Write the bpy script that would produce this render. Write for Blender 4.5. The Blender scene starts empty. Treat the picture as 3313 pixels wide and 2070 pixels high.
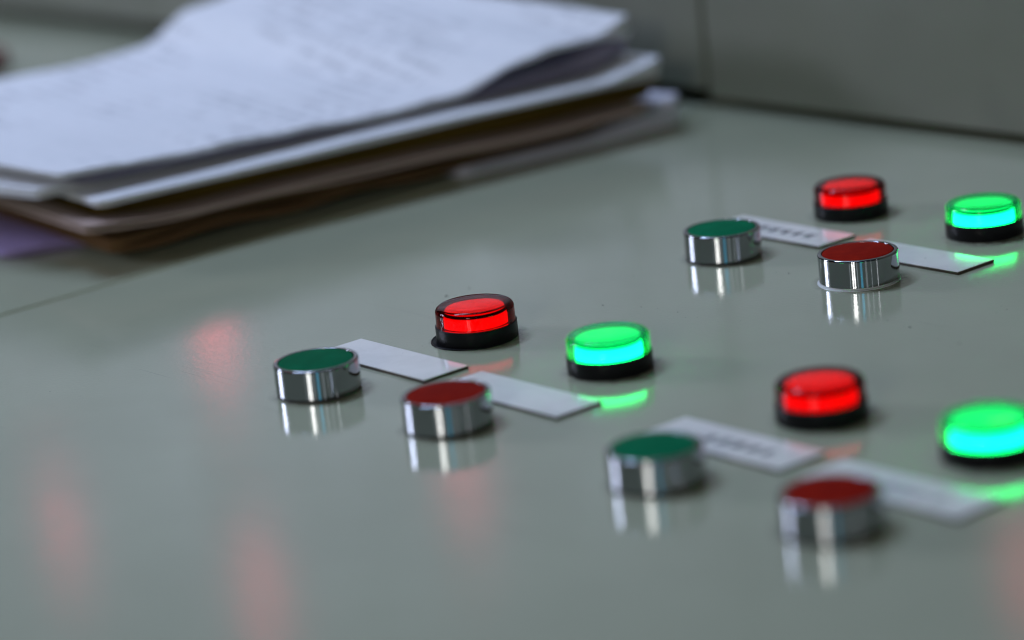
import bpy, bmesh, math, random
from mathutils import Vector, Matrix, noise as mnoise
random.seed(7)
SC = bpy.context.scene
COL = SC.collection
MM = 0.001

# ------------------------------------------------------------------ camera
CAM_POS = (0.782458, -0.610657, 0.281639)
RIGHT = (0.644115, 0.757935, -0.103206)
DOWN = (0.141250, -0.250456, -0.957768)
FWD = (-0.751774, 0.602335, -0.268380)
cd = bpy.data.cameras.new('camera'); cam = bpy.data.objects.new('camera', cd); COL.objects.link(cam)
cam.matrix_world = Matrix(((RIGHT[0], -DOWN[0], -FWD[0], CAM_POS[0]),
                           (RIGHT[1], -DOWN[1], -FWD[1], CAM_POS[1]),
                           (RIGHT[2], -DOWN[2], -FWD[2], CAM_POS[2]), (0, 0, 0, 1)))
cd.sensor_width = 36; cd.lens = 102.86; cd.clip_start = 0.01; cd.clip_end = 100
cd.dof.use_dof = True; cd.dof.focus_distance = 1.034; cd.dof.aperture_fstop = 4.2
SC.camera = cam

# ------------------------------------------------------------------ world, lamps, exposure
wd = bpy.data.worlds.new('World'); SC.world = wd; wd.use_nodes = True
wb = wd.node_tree.nodes['Background']
wb.inputs[0].default_value = (0.75, 0.86, 1.0, 1); wb.inputs[1].default_value = 0.03

def area(name, az, el, dist, w, h, col, rad, target=(0.05, 0.05, 0.0), shape='RECTANGLE'):
    """rectangular lamp seen from the target at azimuth / elevation; rad = radiance"""
    l = bpy.data.lights.new(name, 'AREA'); l.shape = shape; l.size = w; l.size_y = h
    a = w * h * (math.pi / 4 if shape in ('DISK', 'ELLIPSE') else 1)
    l.energy = rad * math.pi * a; l.color = col
    o = bpy.data.objects.new(name, l); COL.objects.link(o)
    t = Vector(target); A = math.radians(az); E_ = math.radians(el)
    d = Vector((math.cos(A) * math.cos(E_), math.sin(A) * math.cos(E_), math.sin(E_)))
    o.location = t + d * dist
    o.rotation_euler = d.to_track_quat('Z', 'Y').to_euler()
    return o

COOL = (0.63, 0.80, 1.22)
# two ceiling fluorescent fittings to the left, high up
area('ceiling_light', -173, 60, 1.6, 0.95, 0.19, COOL, 26)
area('ceiling_light', 170, 74, 1.8, 1.0, 0.13, (0.70, 0.84, 1.15), 8)
# windows and bright room openings at eye height, seen in the chrome and the paint
area('window_light', -157, 17.5, 3.0, 0.17, 0.5, (0.86, 0.93, 1.25), 42)
area('window_light', -150.5, 17.5, 3.0, 0.18, 0.5, (0.86, 0.93, 1.25), 64)
area('window_light', -145, 17.5, 3.0, 0.06, 0.5, (0.86, 0.93, 1.2), 13)
area('window_light', -63.5, 17.5, 3.0, 0.14, 0.5, (1.0, 0.97, 0.92), 38)
area('window_light', -58, 17.5, 3.0, 0.16, 0.5, (1.0, 0.97, 0.92), 28)
area('window_light', -38, 17.5, 3.0, 0.30, 0.5, (0.04, 0.5, 0.8), 4.5)
for az_, w_, r_ in ((-161.5, 0.05, 14), (-141, 0.03, 8), (-71, 0.05, 5), (-50, 0.10, 3.2), (-24, 0.24, 1.6), (-9, 0.05, 4), (21, 0.04, 5), (34, 0.2, 1.4)):
    area('window_light', az_, 17.5, 3.0, w_, 0.5, (0.9, 0.97, 1.05), r_)
area('window_light', 9, 17.5, 3.0, 0.12, 0.5, (1.0, 1.0, 1.05), 5)

def wall_lamp(x, z, r, rad, col=(1.0, 0.09, 0.13), y=0.302):
    """small round indicator in the upright console face, above the picture; its glow lies on the paint"""
    l = bpy.data.lights.new('wall_indicator_light', 'AREA'); l.shape = 'DISK'; l.size = 2 * r
    l.energy = rad * math.pi * math.pi * r * r; l.color = col
    o = bpy.data.objects.new('wall_indicator_light', l); COL.objects.link(o)
    o.location = (x, y, z); o.rotation_euler = (math.radians(90), 0, 0)
wall_lamp(-0.654, 0.182, 0.024, 9.5)
wall_lamp(-0.873, 0.350, 0.024, 9.5)
wall_lamp(-0.640, 0.343, 0.024, 12)
wall_lamp(-0.020, 0.195, 0.024, 6)
wall_lamp(-0.424, 0.227, 0.022, 8)

vs = SC.view_settings
vs.view_transform = 'Standard'; vs.look = 'None'; vs.exposure = -0.2; vs.gamma = 1.0; vs.use_curve_mapping = False
SC.cycles.max_bounces = 14; SC.cycles.transmission_bounces = 10; SC.cycles.glossy_bounces = 6
SC.cycles.use_denoising = True; SC.cycles.filter_width = 1.1
SC.cycles.sample_clamp_indirect = 8.0

# ------------------------------------------------------------------ materials
def mat(name, col=(0.5, 0.5, 0.5), rough=0.5, metal=0.0, ior=1.5, trans=0.0):
    m = bpy.data.materials.new(name); m.use_nodes = True
    b = m.node_tree.nodes['Principled BSDF']
    b.inputs['Base Color'].default_value = (*col, 1); b.inputs['Roughness'].default_value = rough
    b.inputs['Metallic'].default_value = metal; b.inputs['IOR'].default_value = ior
    b.inputs['Transmission Weight'].default_value = trans
    return m
def nodes(m): return m.node_tree.nodes, m.node_tree.links, m.node_tree.nodes['Principled BSDF']
def noise(m, scale, detail=3, rough=0.5, dist=0.0, vec=None):
    n, l, b = nodes(m)
    t = n.new('ShaderNodeTexNoise'); t.inputs['Scale'].default_value = scale; t.inputs['Detail'].default_value = detail
    t.inputs['Roughness'].default_value = rough; t.inputs['Distortion'].default_value = dist
    if vec is None:
        c = n.new('ShaderNodeTexCoord'); l.new(c.outputs['Object'], t.inputs['Vector'])
    else: l.new(vec, t.inputs['Vector'])
    return t
def ramp(m, src, stops):
    n, l, b = nodes(m)
    r = n.new('ShaderNodeValToRGB'); e = r.color_ramp.elements
    while len(e) < len(stops): e.new(0.5)
    for k, (p, c) in enumerate(stops):
        e[k].position = p; e[k].color = (*c, 1) if hasattr(c, '__len__') else (c, c, c, 1)
    l.new(src, r.inputs[0]); return r
def bump(m, src, strength, dist, prev=None):
    n, l, b = nodes(m)
    bp = n.new('ShaderNodeBump'); bp.inputs['Strength'].default_value = strength; bp.inputs['Distance'].default_value = dist
    l.new(src, bp.inputs['Height'])
    if prev: l.new(prev.outputs[0], bp.inputs['Normal'])
    l.new(bp.outputs[0], b.inputs['Normal']); return bp
def mixc(m, fac, a, b_):
    n, l, b = nodes(m)
    x = n.new('ShaderNodeMix'); x.data_type = 'RGBA'
    l.new(fac, x.inputs[0])
    for k, v in ((6, a), (7, b_)):
        if hasattr(v, 'default_value') or hasattr(v, 'links'): l.new(v, x.inputs[k])
        else: x.inputs[k].default_value = (*v, 1)
    return x.outputs[2]

def painted_metal(name, col, r0=0.06, r1=0.13, peel=1.0, grime=False):
    """stove-enamelled sheet steel: orange peel, cloudy finger smears, hairline scratches, grime specks"""
    m = mat(name, col, 0.1); n, l, b = nodes(m)
    def mul_(a, c):
        x = n.new('ShaderNodeMath'); x.operation = 'MULTIPLY'; l.new(a, x.inputs[0])
        if isinstance(c, float): x.inputs[1].default_value = c
        else: l.new(c, x.inputs[1])
        return x.outputs[0]
    big = noise(m, 7, 4, 0.6); cl = ramp(m, big.outputs[0], [(0.3, [c * 0.93 for c in col]), (0.7, [min(1, c * 1.06) for c in col])])
    sp = noise(m, 330, 2, 0.6); spr = ramp(m, sp.outputs[0], [(0.72, 0.0), (0.77, 1.0)])
    patch = noise(m, 16, 2); pr = ramp(m, patch.outputs[0], [(0.5, 0.0), (0.62, 0.8)])
    c1 = mixc(m, mul_(spr.outputs[0], pr.outputs[0]), cl.outputs[0], (0.06, 0.055, 0.045))
    co = n.new('ShaderNodeTexCoord')
    for rz, sc, seed in ((0.5, (9, 1500, 1), 0.0), (-0.9, (7, 1300, 1), 3.0), (1.5, (12, 1700, 1), 8.0)):
        mp = n.new('ShaderNodeMapping'); mp.inputs['Rotation'].default_value = (0, 0, rz); mp.inputs['Scale'].default_value = sc; mp.inputs['Location'].default_value = (seed, seed, 0)
        l.new(co.outputs['Object'], mp.inputs[0])
        t = noise(m, 1.0, 1, 0.5, 0.15, mp.outputs[0]); tr = ramp(m, t.outputs[0], [(0.755, 0.0), (0.79, 1.0)])
        pm = noise(m, 9 + seed, 2, 0.5); pmr = ramp(m, pm.outputs[0], [(0.48, 0.0), (0.58, 0.6)])
        c1 = mixc(m, mul_(tr.outputs[0], pmr.outputs[0]), c1, (0.10, 0.095, 0.08))
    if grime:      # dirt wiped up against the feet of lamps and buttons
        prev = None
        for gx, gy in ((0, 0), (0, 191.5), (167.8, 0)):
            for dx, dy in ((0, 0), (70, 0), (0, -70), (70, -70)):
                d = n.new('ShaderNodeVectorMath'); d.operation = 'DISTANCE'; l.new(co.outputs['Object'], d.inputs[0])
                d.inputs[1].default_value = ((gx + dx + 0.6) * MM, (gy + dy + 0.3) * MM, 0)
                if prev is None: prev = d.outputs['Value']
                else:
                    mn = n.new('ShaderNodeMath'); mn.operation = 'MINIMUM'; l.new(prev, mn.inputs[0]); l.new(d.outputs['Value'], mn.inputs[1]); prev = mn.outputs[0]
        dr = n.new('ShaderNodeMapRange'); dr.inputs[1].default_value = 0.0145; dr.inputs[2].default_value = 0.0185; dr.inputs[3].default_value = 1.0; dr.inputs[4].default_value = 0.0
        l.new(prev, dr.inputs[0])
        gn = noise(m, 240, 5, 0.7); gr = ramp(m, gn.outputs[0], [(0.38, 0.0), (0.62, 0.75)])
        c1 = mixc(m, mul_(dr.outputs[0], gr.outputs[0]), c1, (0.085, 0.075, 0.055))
    l.new(c1, b.inputs['Base Color'])
    rn = noise(m, 19, 6, 0.68, 0.6); rr = ramp(m, rn.outputs[0], [(0.36, r0), (0.66, r1)])
    l.new(rr.outputs[0], b.inputs['Roughness'])
    op = noise(m, 640, 2, 0.5)
    b1 = bump(m, op.outputs[0], peel, 0.00005)
    wv = noise(m, 90, 2, 0.5)
    bump(m, wv.outputs[0], 0.08, 0.0001, b1)
    return m
M = {}
M['panel'] = painted_metal('panel_paint', (0.36, 0.378, 0.26), grime=True)
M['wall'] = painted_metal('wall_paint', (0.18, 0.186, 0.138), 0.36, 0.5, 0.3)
M['gap'] = mat('dark_gap', (0.012, 0.012, 0.01), 0.7)
m = M['chrome'] = mat('chrome', (0.29, 0.30, 0.31), 0.035, 1.0)
cn = noise(m, 260, 3, 0.6); cr = ramp(m, cn.outputs[0], [(0.72, (0.29, 0.30, 0.31)), (0.76, (0.05, 0.05, 0.05))])
nodes(m)[1].new(cr.outputs[0], nodes(m)[2].inputs['Base Color'])
def cap(name, col, col2):
    m = mat(name, col, 0.45); n, l, b = nodes(m); b.inputs['IOR'].default_value = 1.06
    t = noise(m, 140, 4, 0.6); r = ramp(m, t.outputs[0], [(0.35, col), (0.75, col2)]); oi = n.new('ShaderNodeObjectInfo'); hs = n.new('ShaderNodeHueSaturation'); mv = n.new('ShaderNodeMapRange')
    mv.inputs[3].default_value = 0.75; mv.inputs[4].default_value = 1.12
    l.new(oi.outputs['Random'], mv.inputs[0]); l.new(mv.outputs[0], hs.inputs['Value']); l.new(r.outputs[0], hs.inputs['Color']); l.new(hs.outputs[0], b.inputs['Base Color'])
    t2 = noise(m, 1500, 2); bump(m, t2.outputs[0], 0.2, 0.00004); return m
M['cap_green'] = cap('green_cap', (0.001, 0.125, 0.05), (0.002, 0.17, 0.07))
M['cap_red'] = cap('red_cap', (0.19, 0.006, 0.003), (0.27, 0.012, 0.004))
m = M['black'] = mat('black_plastic', (0.008, 0.008, 0.009), 0.35)
nodes(m)[2].inputs['IOR'].default_value = 1.25; bt = noise(m, 1800, 2); bump(m, bt.outputs[0], 0.3, 0.00005)
M['rubber'] = mat('rubber', (0.02, 0.018, 0.016), 0.6)
M['clear_ring'] = mat('pale_gasket', (0.55, 0.56, 0.54), 0.3)
def lens(name, col, scatter, fac):
    """moulded transparent plastic, very slightly milky so that the lamp inside lights its wall"""
    m = mat(name, col, 0.015, 0.0, 1.22, 1.0); n, l, b = nodes(m)
    t = noise(m, 60, 2); bump(m, t.outputs[0], 0.06, 0.0002)
    tr = n.new('ShaderNodeBsdfTranslucent'); tr.inputs[0].default_value = (*scatter, 1)
    mx = n.new('ShaderNodeMixShader'); mx.inputs[0].default_value = fac
    l.new(b.outputs[0], mx.inputs[1]); l.new(tr.outputs[0], mx.inputs[2]); l.new(mx.outputs[0], n['Material Output'].inputs[0])
    return m
M['lens_red'] = lens('red_lens', (0.14, 0.0006, 0.001), (0.8, 0.0, 0.0), 0.01)
M['lens_green'] = lens('green_lens', (0.08, 0.88, 0.62), (0.0, 0.9, 0.12), 0.06)
def glow(name, col, stops):
    """lit diffuser: brighter round the lamp at its foot than at the top"""
    m = bpy.data.materials.new(name); m.use_nodes = True; n = m.node_tree.nodes; l = m.node_tree.links
    n.remove(n['Principled BSDF']); e = n.new('ShaderNodeEmission')
    c = n.new('ShaderNodeTexCoord'); s = n.new('ShaderNodeSeparateXYZ'); l.new(c.outputs['Object'], s.inputs[0])
    mr = n.new('ShaderNodeMapRange'); mr.inputs[1].default_value = 5.5 * MM; mr.inputs[2].default_value = 10.7 * MM
    l.new(s.outputs[2], mr.inputs[0])
    r = n.new('ShaderNodeValToRGB'); el = r.color_ramp.elements
    while len(el) < len(stops): el.new(0.5)
    for k, (p, v) in enumerate(stops): el[k].position = p; el[k].color = (v / 30, v / 30, v / 30, 1)
    l.new(mr.outputs[0], r.inputs[0])
    mu = n.new('ShaderNodeMath'); mu.operation = 'MULTIPLY'; mu.inputs[1].default_value = 30
    l.new(r.outputs[0], mu.inputs[0]); l.new(mu.outputs[0], e.inputs[1]); e.inputs[0].default_value = (*col, 1)
    l.new(e.outputs[0], n['Material Output'].inputs[0]); return m
M['glow_red'] = glow('red_glow', (1.0, 0.004, 0.0), [(0.0, 9.5), (0.7, 8.4), (1.0, 7.4)])
M['glow_green'] = glow('green_glow', (0.016, 1.0, 0.26), [(0.0, 23.0), (0.22, 16.5), (0.5, 12.5), (0.85, 6.5), (0.95, 1.9)])
def plate_mat(name, seed):
    m = mat(name, (0.76, 0.76, 0.74), 0.1); n, l, b = nodes(m)
    c = n.new('ShaderNodeTexCoord'); mp = n.new('ShaderNodeMapping'); mp.inputs['Location'].default_value = (seed, seed * 0.7, 0)
    l.new(c.outputs['Object'], mp.inputs[0])
    t = noise(m, 70, 6, 0.7, 0.5, mp.outputs[0]); r = ramp(m, t.outputs[0], [(0.3, (0.72, 0.70, 0.63)), (0.6, (0.80, 0.78, 0.71))])
    g = noise(m, 420, 2, 0.6, 0.3, mp.outputs[0]); gr = ramp(m, g.outputs[0], [(0.73, 0.0), (0.80, 0.5)])
    l.new(mixc(m, gr.outputs[0], r.outputs[0], (0.2, 0.19, 0.16)), b.inputs['Base Color'])
    t2 = noise(m, 45, 3, 0.5, 0.0, mp.outputs[0]); bump(m, t2.outputs[0], 0.03, 0.0002); return m
M['plate'] = plate_mat('white_plate', 0.0)
M['plate_edge'] = mat('brown_plate_edge', (0.055, 0.04, 0.022), 0.6)
M['ink'] = mat('dark_ink', (0.05, 0.055, 0.065), 0.5)
def paper(name, col, text=0.0):
    m = mat(name, col, 0.75); n, l, b = nodes(m)
    b.inputs['IOR'].default_value = 1.065
    t = noise(m, 9, 3); r = ramp(m, t.outputs[0], [(0.3, [c * 0.94 for c in col]), (0.7, col)])
    out = r.outputs[0]
    if text:
        c = n.new('ShaderNodeTexCoord'); s = n.new('ShaderNodeSeparateXYZ'); l.new(c.outputs['Object'], s.inputs[0])
        # printed rows run across the sheet (w), stacked along its length (s)
        def sh(v, k):
            x = n.new('ShaderNodeMath'); x.operation = 'MULTIPLY'; x.inputs[1].default_value = k; l.new(v, x.inputs[0]); return x.outputs[0]
        row = n.new('ShaderNodeMath'); row.operation = 'FRACT'; l.new(sh(s.outputs[1], 1 / 0.0095), row.inputs[0])
        rr = ramp(m, row.outputs[0], [(0.0, 1.0), (0.42, 1.0), (0.46, 0.0)])
        cb = n.new('ShaderNodeCombineXYZ'); l.new(sh(s.outputs[0], 160), cb.inputs[0])
        fl = n.new('ShaderNodeMath'); fl.operation = 'FLOOR'; l.new(sh(s.outputs[1], 1 / 0.0095), fl.inputs[0]); l.new(sh(fl.outputs[0], 7.3), cb.inputs[1])
        w = noise(m, 1.0, 2, 0.6, 0.0, cb.outputs[0]); wr = ramp(m, w.outputs[0], [(0.42, 0.0), (0.5, 1.0)])
        pb = noise(m, 15, 2, 0.5); pbr = ramp(m, pb.outputs[0], [(0.47, 0.12), (0.56, 1.0)])
        a = n.new('ShaderNodeMath'); a.operation = 'MULTIPLY'; l.new(rr.outputs[0], a.inputs[0]); l.new(wr.outputs[0], a.inputs[1])
        a2 = n.new('ShaderNodeMath'); a2.operation = 'MULTIPLY'; l.new(a.outputs[0], a2.inputs[0]); l.new(pbr.outputs[0], a2.inputs[1])
        a3 = n.new('ShaderNodeMath'); a3.operation = 'MULTIPLY'; a3.inputs[1].default_value = text; l.new(a2.outputs[0], a3.inputs[0])
        out = mixc(m, a3.outputs[0], out, (0.09, 0.09, 0.11))
    l.new(out, b.inputs['Base Color'])
    return m
M['paper'] = paper('white_paper', (0.76, 0.76, 0.76))
M['print'] = paper('printed_paper', (0.76, 0.76, 0.76), 0.32)
M['greypaper'] = paper('pale_lilac_paper', (0.70, 0.69, 0.76))
M['lavender'] = paper('lavender_card', (0.45, 0.35, 0.62))
M['shade_tinted'] = paper('shade_tinted_paper', (0.42, 0.39, 0.50))  # paper colour darkened to carry the shade on the sheaf's front edges
M['brown'] = paper('dark_brown_board', (0.15, 0.085, 0.04))
M['taupe'] = paper('taupe_board', (0.40, 0.30, 0.255))
M['ochre'] = paper('ochre_board', (0.11, 0.07, 0.014))
M['maroon'] = mat('maroon_plastic', (0.16, 0.006, 0.012), 0.4)

# ------------------------------------------------------------------ mesh helpers
def link(name, me, parent=None, loc=(0, 0, 0)):
    o = bpy.data.objects.new(name, me); COL.objects.link(o); o.location = loc
    if parent: o.parent = parent
    return o
def lathe(name, prof, material, segs=96, close=True, sharp=35):
    """prof: (radius, height) in mm from the axis or closed ring"""
    vs_, fs = [], []; n = len(prof); rings = []
    for r, z in prof:
        if r < 1e-6: vs_.append((0, 0, z * MM)); rings.append([len(vs_) - 1])
        else:
            k = len(vs_)
            for i in range(segs):
                a = 2 * math.pi * i / segs; vs_.append((r * MM * math.cos(a), r * MM * math.sin(a), z * MM))
            rings.append(list(range(k, k + segs)))
    pairs = [(i, i + 1) for i in range(n - 1)] + ([(n - 1, 0)] if close else [])
    for a, b in pairs:
        A, B = rings[a], rings[b]
        if len(A) == 1 and len(B) == 1: continue
        for i in range(segs):
            j = (i + 1) % segs
            if len(A) == 1: fs.append((A[0], B[j], B[i]))
            elif len(B) == 1: fs.append((A[i], A[j], B[0]))
            else: fs.append((A[i], A[j], B[j], B[i]))
    me = bpy.data.meshes.new(name); me.from_pydata(vs_, [], fs); me.validate()
    bm = bmesh.new(); bm.from_mesh(me); bmesh.ops.recalc_face_normals(bm, faces=bm.faces); bm.to_mesh(me); bm.free()
    me.shade_smooth(); me.set_sharp_from_angle(angle=math.radians(sharp)); me.materials.append(material); return me
def arc(cx, cz, r, a0, a1, n):
    return [(cx + r * math.cos(math.radians(a0 + (a1 - a0) * i / n)), cz + r * math.sin(math.radians(a0 + (a1 - a0) * i / n))) for i in range(n + 1)]
def box(name, x0, x1, y0, y1, z0, z1, material, bev=0.0, seg=2):
    bm = bmesh.new(); bmesh.ops.create_cube(bm, size=1)
    for v in bm.verts:
        v.co = Vector(((x0 + x1) / 2 + v.co.x * (x1 - x0), (y0 + y1) / 2 + v.co.y * (y1 - y0), (z0 + z1) / 2 + v.co.z * (z1 - z0)))
    if bev: bmesh.ops.bevel(bm, geom=bm.edges[:], offset=bev, segments=seg, affect='EDGES', profile=0.5)
    me = bpy.data.meshes.new(name); bm.to_mesh(me); bm.free()
    me.materials.append(material); return me
def empty(name, loc, label, cat, group=None, rz=0.0):
    o = bpy.data.objects.new(name, None); COL.objects.link(o); o.location = loc; o.rotation_euler.z = rz
    o.empty_display_size = 0.01; o['label'] = label; o['category'] = cat
    if group: o['group'] = group
    return o
def structure(o): o['kind'] = 'structure'; return o

# ------------------------------------------------------------------ the setting: console top and upright back
SEAM = -0.197; WY = 0.3086
structure(link('console_top', box('console_top', SEAM + 0.0012, 1.05, -0.75, WY + 0.02, -0.02, 0.0, M['panel'], 0.0012, 3)))
structure(link('console_top', box('console_top', -1.7, SEAM - 0.0012, -0.75, WY + 0.02, -0.02, 0.0, M['panel'], 0.0012, 3)))
structure(link('console_frame', box('console_frame', -1.7, 1.05, -0.74, WY + 0.08, -0.06, -0.0205, M['gap'])))
structure(link('back_wall', box('back_wall', SEAM - 0.003, 0.95, WY, WY + 0.02, 0.0045, 0.62, M['wall'], 0.0012, 3)))
structure(link('back_wall', box('back_wall', -1.7, SEAM - 0.0052, WY, WY + 0.02, 0.0085, 0.62, M['wall'], 0.0012, 3)))
structure(link('wall_backing', box('wall_backing', -1.7, 0.95, WY + 0.0212, WY + 0.05, -0.018, 0.6, M['gap'])))

# ------------------------------------------------------------------ push buttons
bez = lathe('bezel', [(14.3, 0.85), (14.5, 1.0)] + [(14.5, 10.3)] + arc(13.95, 10.45, 0.55, 0, 90, 5) + [(13.2, 11.0)] + arc(13.2, 10.8, 0.2, 90, 180, 3) + [(13.0, 7.0), (12.0, 7.0), (12.0, 0.85)], M['chrome'], 128)
capG = lathe('cap', [(0, 11.35), (4, 11.32), (8, 11.22), (11, 11.08)] + arc(12.3, 10.5, 0.5, 85, 0, 5) + [(12.8, 7.2), (0, 7.2)], M['cap_green'], 96, False)
capR = capG.copy(); capR.name = 'cap_red'; capR.materials.clear(); capR.materials.append(M['cap_red'])
gas = lathe('gasket', [(14.3, 0.0), (14.1, 0.86), (12.2, 0.86), (12.2, 0.0)], M['rubber'], 96)
gasP = lathe('gasket', [(14.95, 0.0), (14.85, 0.25), (14.2, 0.4), (14.1, 0.86), (12.2, 0.86), (12.2, 0.0)], M['clear_ring'], 96)
def button(x, y, colour, label, pale=False):
    t = empty('push_button', (x * MM, y * MM, 0), label, 'push button', 'chrome push buttons on the console top')
    t.rotation_euler = (random.uniform(-.006, .006), random.uniform(-.006, .006), random.uniform(0, 6))
    link('bezel', bez, t); link('cap', capG if colour == 'green' else capR, t)
    link('gasket', gasP if pale else gas, t, (-0.0003 if pale else 0, -0.0002 if pale else 0, 0))
    return t
# ------------------------------------------------------------------ indicator lamps
R0 = 14.2
lamp_base = lathe('lamp_base', [(14.4, 0.25), (14.55, 0.5), (14.5, 5.6)] + arc(14.25, 5.75, 0.25, 0, 90, 3) + [(11.9, 6.0), (11.9, 5.2), (0, 5.2), (0, 0.25)], M['black'], 128, False)
def lens_mesh(material):
    outer = [(R0 - 0.1, 6.02), (R0 - 0.15, 10.4)] + arc(R0 - 2.35, 10.55, 2.2, 0, 80, 12) + [(9.0, 12.98), (5, 13.05), (0, 13.08)]
    inner = [(0, 12.0), (9.6, 11.95)] + arc(11.9, 10.7, 1.15, 80, 0, 8) + [(13.1, 6.02)]
    return lathe('lens', outer + inner, material, 128, True, 30)
lensR, lensG = lens_mesh(M['lens_red']), lens_mesh(M['lens_green'])
def diff_mesh(material):
    return lathe('diffuser', [(0, 5.25), (11.3, 5.25), (11.3, 10.0)] + arc(10.8, 10.1, 0.5, 0, 90, 4) + [(0, 10.7)], material, 96, False)
difR, difG = diff_mesh(M['glow_red']), diff_mesh(M['glow_green'])
ringR = lathe('inner_ring', [(11.35, 10.05), (11.75, 10.1), (11.75, 10.6), (11.3, 10.95), (10.5, 10.95), (10.5, 10.75), (11.2, 10.7), (11.35, 10.4)], mat('dark_red_ring', (0.03, 0.0, 0.002), 0.5), 96)
ringG = lathe('inner_ring', [(11.35, 10.0), (11.55, 10.05), (11.55, 10.6), (11.25, 10.9), (10.9, 10.9), (10.9, 10.75), (11.2, 10.7), (11.35, 10.4)], mat('dark_green_ring', (0.0, 0.10, 0.03), 0.5), 96)
lgas = lathe('gasket', [(14.3, 0.0), (14.3, 0.3), (0, 0.3), (0, 0)], M['rubber'], 96, False)
flange = lathe('flange', [(15.3, 0.0), (15.5, 0.15), (15.4, 0.4), (15.1, 0.5), (14.6, 0.24), (0, 0.24), (0, 0)], M['black'], 96, False)
def lamp(x, y, colour, label, fl=False):
    t = empty('indicator_lamp', (x * MM, y * MM, 0), label, 'indicator lamp', 'round indicator lamps on the console top')
    link('lamp_base', lamp_base, t); link('lens', lensR if colour == 'red' else lensG, t)
    link('diffuser', difR if colour == 'red' else difG, t)
    link('inner_ring', ringR if colour == 'red' else ringG, t)
    if fl: link('flange', flange, t, (-0.0007, -0.0009, 0))
    else: link('gasket', lgas, t)
    return t
# ------------------------------------------------------------------ label plates
edge_me = box('plate_body', -0.0307, 0.0307, -0.0097, 0.0097, 0.0, 0.00095, M['plate_edge'], 0.0001, 1)
def glyph_mesh(n):
    """a row of small dark printed characters, too blurred in the picture to read"""
    bm = bmesh.new()
    def stroke(x0, y0, x1, y1, w):
        d = Vector((x1 - x0, y1 - y0)); L = d.length; d /= L; p = Vector((-d.y, d.x)) * w / 2
        bm.faces.new([bm.verts.new((a, b, 0)) for a, b in ((x0 + p.x, y0 + p.y), (x0 - p.x, y0 - p.y), (x1 - p.x, y1 - p.y), (x1 + p.x, y1 + p.y))])
    for k in range(n):
        cx = (k - (n - 1) / 2) * 6.3; s = 2.3
        for j in range(4):
            yy = -s + 2 * s * j / 3 + random.uniform(-.2, .2); stroke(cx - s * random.uniform(.5, 1), yy, cx + s * random.uniform(.5, 1), yy, 0.75)
        for j in range(3):
            xx = cx + random.uniform(-s, s) * .8; stroke(xx, -s * random.uniform(.4, 1), xx + random.uniform(-.5, .5), s * random.uniform(.5, 1), 0.75)
    for v in bm.verts: v.co *= MM
    me = bpy.data.meshes.new('lettering'); bm.to_mesh(me); bm.free(); me.materials.append(M['ink']); return me
pk = 0
M['faint_ink'] = mat('worn_ink', (0.44, 0.44, 0.44), 0.5)
def plate(x, y, label, text=0, rz=0.0, tx=0.0, ink=None):
    global pk
    t = empty('label_plate', (x * MM, y * MM, 0), label, 'label plate', 'white label plates between lamps and buttons', math.radians(rz))
    link('plate_body', edge_me, t)
    pm = box('plate_face', -0.0306, 0.0306, -0.0096, 0.0096, 0.00097, 0.00122, plate_mat('white_plate', pk * 1.7), 0.00008, 1); pk += 1
    link('plate_face', pm, t)
    if text:
        gm = glyph_mesh(text)
        if ink: gm.materials.clear(); gm.materials.append(ink)
        link('lettering', gm, t, (tx * MM, -0.0007, 0.00126))
    return t
GR = {'a': (0, 0), 'b': (0, 191.5), 'c': (167.8, 0)}
W_ = {'a': 'in the middle left group', 'b': 'in the far upper right group', 'c': 'in the near lower right group'}
for g, (gx, gy) in GR.items():
    w = W_[g]
    lamp(gx, gy, 'red', {'a': 'lit red lamp with black flange slipped out at its foot, ' + w,
                         'b': 'lit red lamp nearest the grey upright wall, ' + w,
                         'c': 'blurred lit red lamp ' + w}[g], g == 'a')
    ox, oy = {'a': (0, 0), 'b': (-3, 1.5), 'c': (-2.5, 0.5)}[g]
    lamp(gx + 70 + ox, gy + oy, 'green', {'a': 'lit green lamp whole in view ' + w, 'b': 'lit green lamp at the right picture edge ' + w,
                                'c': 'large blurred lit green lamp cut by the right picture edge, lower right'}[g])
    button(gx, gy - 70, 'green', {'a': 'sharp chrome push button with green cap, leftmost, ' + w, 'b': 'chrome push button with green cap ' + w,
                                  'c': 'blurred chrome push button with green cap ' + w}[g])
    button(gx + 70 + (1.3 if g == 'c' else 0), gy - 70, 'red', {'a': 'chrome push button with red cap ' + w, 'b': 'sharp chrome push button with red cap on pale ring ' + w,
                                     'c': 'blurred chrome push button with red cap, nearest of all, ' + w}[g], g == 'b')
    plate(gx - 4.2, gy - 35.4, {'a': 'blank white plate behind the leftmost green button', 'b': 'white plate with dark lettering ' + w,
                                'c': 'blurred white plate with faint grey lettering ' + w}[g], {'a': 0, 'b': 5, 'c': 5}[g], -0.8, 4.0)
    plate(gx + 66.5, gy - 37.8, {'a': 'blank white plate beside the red button ' + w, 'b': 'scuffed blank white plate beside the red button ' + w,
                                 'c': 'blurred white plate with worn pale marks beside the nearest red button'}[g], {'a': 0, 'b': 0, 'c': 4}[g], -0.6, {'a': 17, 'b': 0, 'c': 6}[g], M['faint_ink'])

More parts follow.
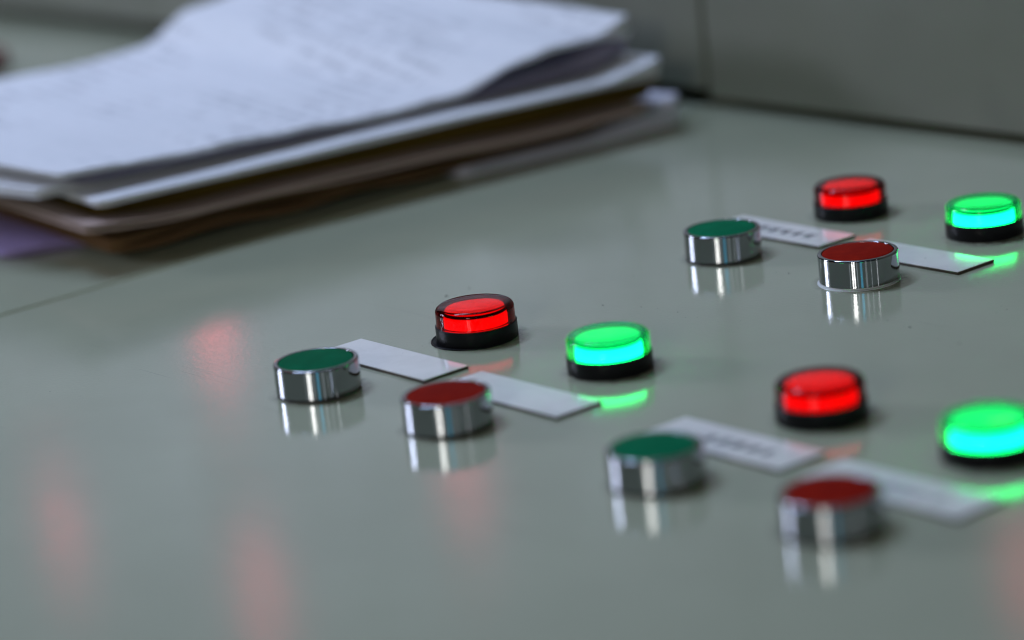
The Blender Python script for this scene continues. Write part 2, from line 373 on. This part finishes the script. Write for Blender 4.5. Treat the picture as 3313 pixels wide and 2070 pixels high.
# ------------------------------------------------------------------ pile of papers and folders
U = Vector((0.11424, 0.99345, 0)); N = Vector((-0.99345, 0.11424, 0)); P0 = Vector((-0.222, 0, 0))
ANG = math.atan2(-U.x, U.y)
def interp(tab, s):
    if s <= tab[0][0]: return tab[0][1]
    for (a, va), (b, vb) in zip(tab, tab[1:]):
        if s <= b:
            t = (s - a) / (b - a); t = t * t * (3 - 2 * t); return va + (vb - va) * t
    return tab[-1][1]
def sheaf(name, s0, s1, e, width, zb, zt, layers, material, label, cat, jit=0.6, top_mat=None, zt_back=None, zb_back=None, fill=0.6, wave=0.6, crumple=0.25, rc=5.0, ns=44, nw=6, rz=0.0, skew=0.0):
    """a pile of sheets; local y runs along the near long edge, local -x into the pile. zb/zt: tables of bottom/top height (mm) along y"""
    zt_back = zt_back or zt; zb_back = zb_back or zb
    vs_, fs, mi = [], [], []
    for k in range(layers):
        ja, jb, jc = (random.uniform(-jit, jit) * f_ for f_ in (1, 1.5, 3))
        if k == layers - 1: ja = jb = jc = 0
        base = len(vs_); ph, fq, am = random.uniform(0, 6), random.uniform(0.02, 0.06), random.uniform(0.2, 1) * wave
        if k == layers - 1: am *= 0.4
        for side in (0, 1):
            for i in range(ns + 1):
                s = s0 + jb + (s1 + jc - s0 - jb) * (0.5 - 0.5 * math.cos(math.pi * i / ns))
                dc = min(s - s0 - jb, s1 + jc - s, rc); cut = rc - math.sqrt(max(0.0, rc * rc - (rc - dc) ** 2))
                for j in range(nw + 1):
                    w = j / nw
                    lo = interp(zb, s) * (1 - w) + interp(zb_back, s) * w; hi = interp(zt, s) * (1 - w) + interp(zt_back, s) * w
                    th = (hi - lo) / layers
                    z = lo + th * k + (th * fill if side else 0) + th * 0.3 * math.sin(ph * 2 + s * fq * 1.7)
                    z += crumple * (mnoise.noise((s * 0.035, w * 4.0, k * 0.15)) + 0.5 * mnoise.noise((s * 0.11, w * 9.0, k * 0.4 + 9))) * min(1, (k + 1) / layers * 1.2)
                    fe = am * math.sin(ph + s * fq) * (1 - w)
                    vs_.append(((e + ja + fe - cut * (1 - w) - w * width) * MM, (s + skew * w) * MM, z * MM))
        q = (ns + 1) * (nw + 1); id_ = lambda sd, i, j: base + sd * q + i * (nw + 1) + j
        for i in range(ns):
            for j in range(nw):
                fs.append((id_(1, i, j), id_(1, i, j + 1), id_(1, i + 1, j + 1), id_(1, i + 1, j))); mi.append(1 if (top_mat and k == layers - 1) else 0)
                fs.append((id_(0, i, j), id_(0, i + 1, j), id_(0, i + 1, j + 1), id_(0, i, j + 1))); mi.append(0)
            fs.append((id_(0, i, 0), id_(1, i, 0), id_(1, i + 1, 0), id_(0, i + 1, 0))); mi.append(0)
            fs.append((id_(0, i, nw), id_(0, i + 1, nw), id_(1, i + 1, nw), id_(1, i, nw))); mi.append(0)
        for j in range(nw):
            fs.append((id_(0, 0, j), id_(0, 0, j + 1), id_(1, 0, j + 1), id_(1, 0, j))); mi.append(0)
            fs.append((id_(0, ns, j), id_(1, ns, j), id_(1, ns, j + 1), id_(0, ns, j + 1))); mi.append(0)
    me = bpy.data.meshes.new(name); me.from_pydata(vs_, [], fs); me.materials.append(material)
    if top_mat: me.materials.append(top_mat)
    me.polygons.foreach_set('material_index', mi)
    bm = bmesh.new(); bm.from_mesh(me); bmesh.ops.recalc_face_normals(bm, faces=bm.faces); bm.to_mesh(me); bm.free()
    me.shade_smooth(); me.set_sharp_from_angle(angle=math.radians(40))
    o = link(name, me, None, P0); o.rotation_euler.z = ANG + math.radians(rz)
    o['label'] = label; o['category'] = cat; o['group'] = 'papers and folders piled on the console'
    return o
flat = lambda z: [(-100, z), (400, z)]
sheaf('lavender_folder', -46, 100, -39, 130, flat(0.2), flat(3.6), 3, M['lavender'], 'lavender card folder at the bottom left of the paper pile', 'folder', 1.0, rz=-12.0)
sheaf('paper_sheaf', 160, 281, 3, 190, flat(0.2), [(160, 4.0), (225, 4.6), (255, 8.5), (281, 15)], 5, M['greypaper'],
      'white sheets with curled corner low at the right end of the pile', 'paper', 1.2, zt_back=flat(4.0))
sheaf('brown_folder', -6, 246, 1, 205, [(-10, 3.8), (100, 4.2), (225, 4.8), (246, 7.6)], [(-10, 15.6), (246, 12.0)], 3, M['brown'],
      'dark brown board folder near the bottom of the pile', 'folder', 2.5, fill=0.7)
sheaf('taupe_folder', -25, 256, 16, 214, [(-25, 18.2), (20, 15.8), (256, 12.3)], [(-25, 21.8), (20, 19.0), (256, 15.8)], 2, M['taupe'],
      'grey brown cardboard cover sticking out of the pile', 'folder', 0.8)
sheaf('ochre_folder', -13, 268, 3, 204, [(-25, 22.0), (20, 19.2), (256, 16.0), (270, 17.0)], flat(26.6), 5, M['ochre'],
      'dark ochre folder between the cardboard cover and white sheets', 'folder', 1.6, fill=0.75)
sheaf('paper_sheaf', -17, 266, 12, 205, flat(26.8), [(-20, 29.6), (235, 29.6), (250, 32), (266, 35)], 4, M['paper'],
      'white sheets sticking out in the middle of the pile, far corner curled up', 'paper', 0.5, zb_back=flat(26.8), zt_back=flat(29.6))
sheaf('paper_sheaf', -31, 254, -15, 190, flat(29.9), flat(33.4), 6, M['paper'],
      'white sheets sticking out at the left end below the printed sheets', 'paper', 1.5, skew=-50, zb_back=flat(29.9), zt_back=flat(36))
FRONT = [(-24, 40.6), (42, 38.2), (82, 37.2), (125, 35.4), (160, 35.8), (200, 45.0), (222, 47.6), (242, 47.5), (262, 54)]
BACK = [(-24, 44), (65, 45), (131, 44.4), (160, 46), (195, 60), (225, 64), (262, 66)]
sheaf('paper_sheaf', -14, 258, -8, 203, [(-20, 33.6), (125, 31.0), (235, 31.0), (260, 36)], [(-20, 37.6), (42, 35.4), (125, 32.8), (235, 33.6), (262, 42)], 11, M['shade_tinted'],
      'thick sheaf of sheets tinted grey violet for shade just under the printed top sheets', 'paper', 2.0, zt_back=[(-24, 42), (131, 42.6), (160, 43), (262, 46)], fill=0.42, wave=1.5)
sheaf('printed_sheets', -24, 262, -4, 208,
      [(s, z - 2.4) for s, z in FRONT[:-1]] + [(262, 43.5)], FRONT, 6, M['paper'], 'printed white sheets curving up on top of the pile', 'paper', 1.0, top_mat=M['print'],
      zt_back=BACK, zb_back=[(s, z - 1.2) for s, z in BACK], fill=0.55, ns=90, nw=16, skew=-45, crumple=1.1)

# ------------------------------------------------------------------ maroon knob cut by the left picture edge
kn = empty('maroon_knob', (-0.690, 0.205, 0), 'dark red knob at the left picture edge behind the papers', 'knob')
link('knob_base', lathe('knob_base', [(15, 0), (15, 2), (14, 2.6), (0, 2.6), (0, 0)], M['black'], 64, False), kn)
link('knob_cap', lathe('knob_cap', [(13, 2.65), (13.5, 5), (13.2, 9)] + arc(10.5, 9.3, 2.6, 0, 85, 6) + [(5, 12.4), (0, 12.5), (0, 2.65)], M['maroon'], 64, False), kn)

# ------------------------------------------------------------------ grit lying on the paint
def grit():
    bm = bmesh.new()
    spots = [(42 + random.gauss(0, 13), 57 + random.gauss(0, 2.5)) for _ in range(9)] + [(random.uniform(-80, 150), random.uniform(20, 160)) for _ in range(26)]
    for x, y in spots:
        s = 0.1 + 0.34 * random.random() ** 2.5
        r = bmesh.ops.create_icosphere(bm, subdivisions=1, radius=s * MM)
        sx, sy, a = random.uniform(.6, 1.8), random.uniform(.5, 1.2), random.uniform(0, 3)
        for v in r['verts']:
            c = v.co; px, py = c.x * sx, c.y * sy
            v.co = Vector((x * MM + px * math.cos(a) - py * math.sin(a), y * MM + px * math.sin(a) + py * math.cos(a), max(0.00001, c.z * 0.4 + 0.3 * s * MM)))
    me = bpy.data.meshes.new('grit'); bm.to_mesh(me); bm.free(); me.materials.append(mat('grit', (0.05, 0.04, 0.03), 0.8)); return me
g = link('grit', grit()); g['kind'] = 'stuff'; g['label'] = 'dark grit specks lying on the grey green paint'; g['category'] = 'grit'
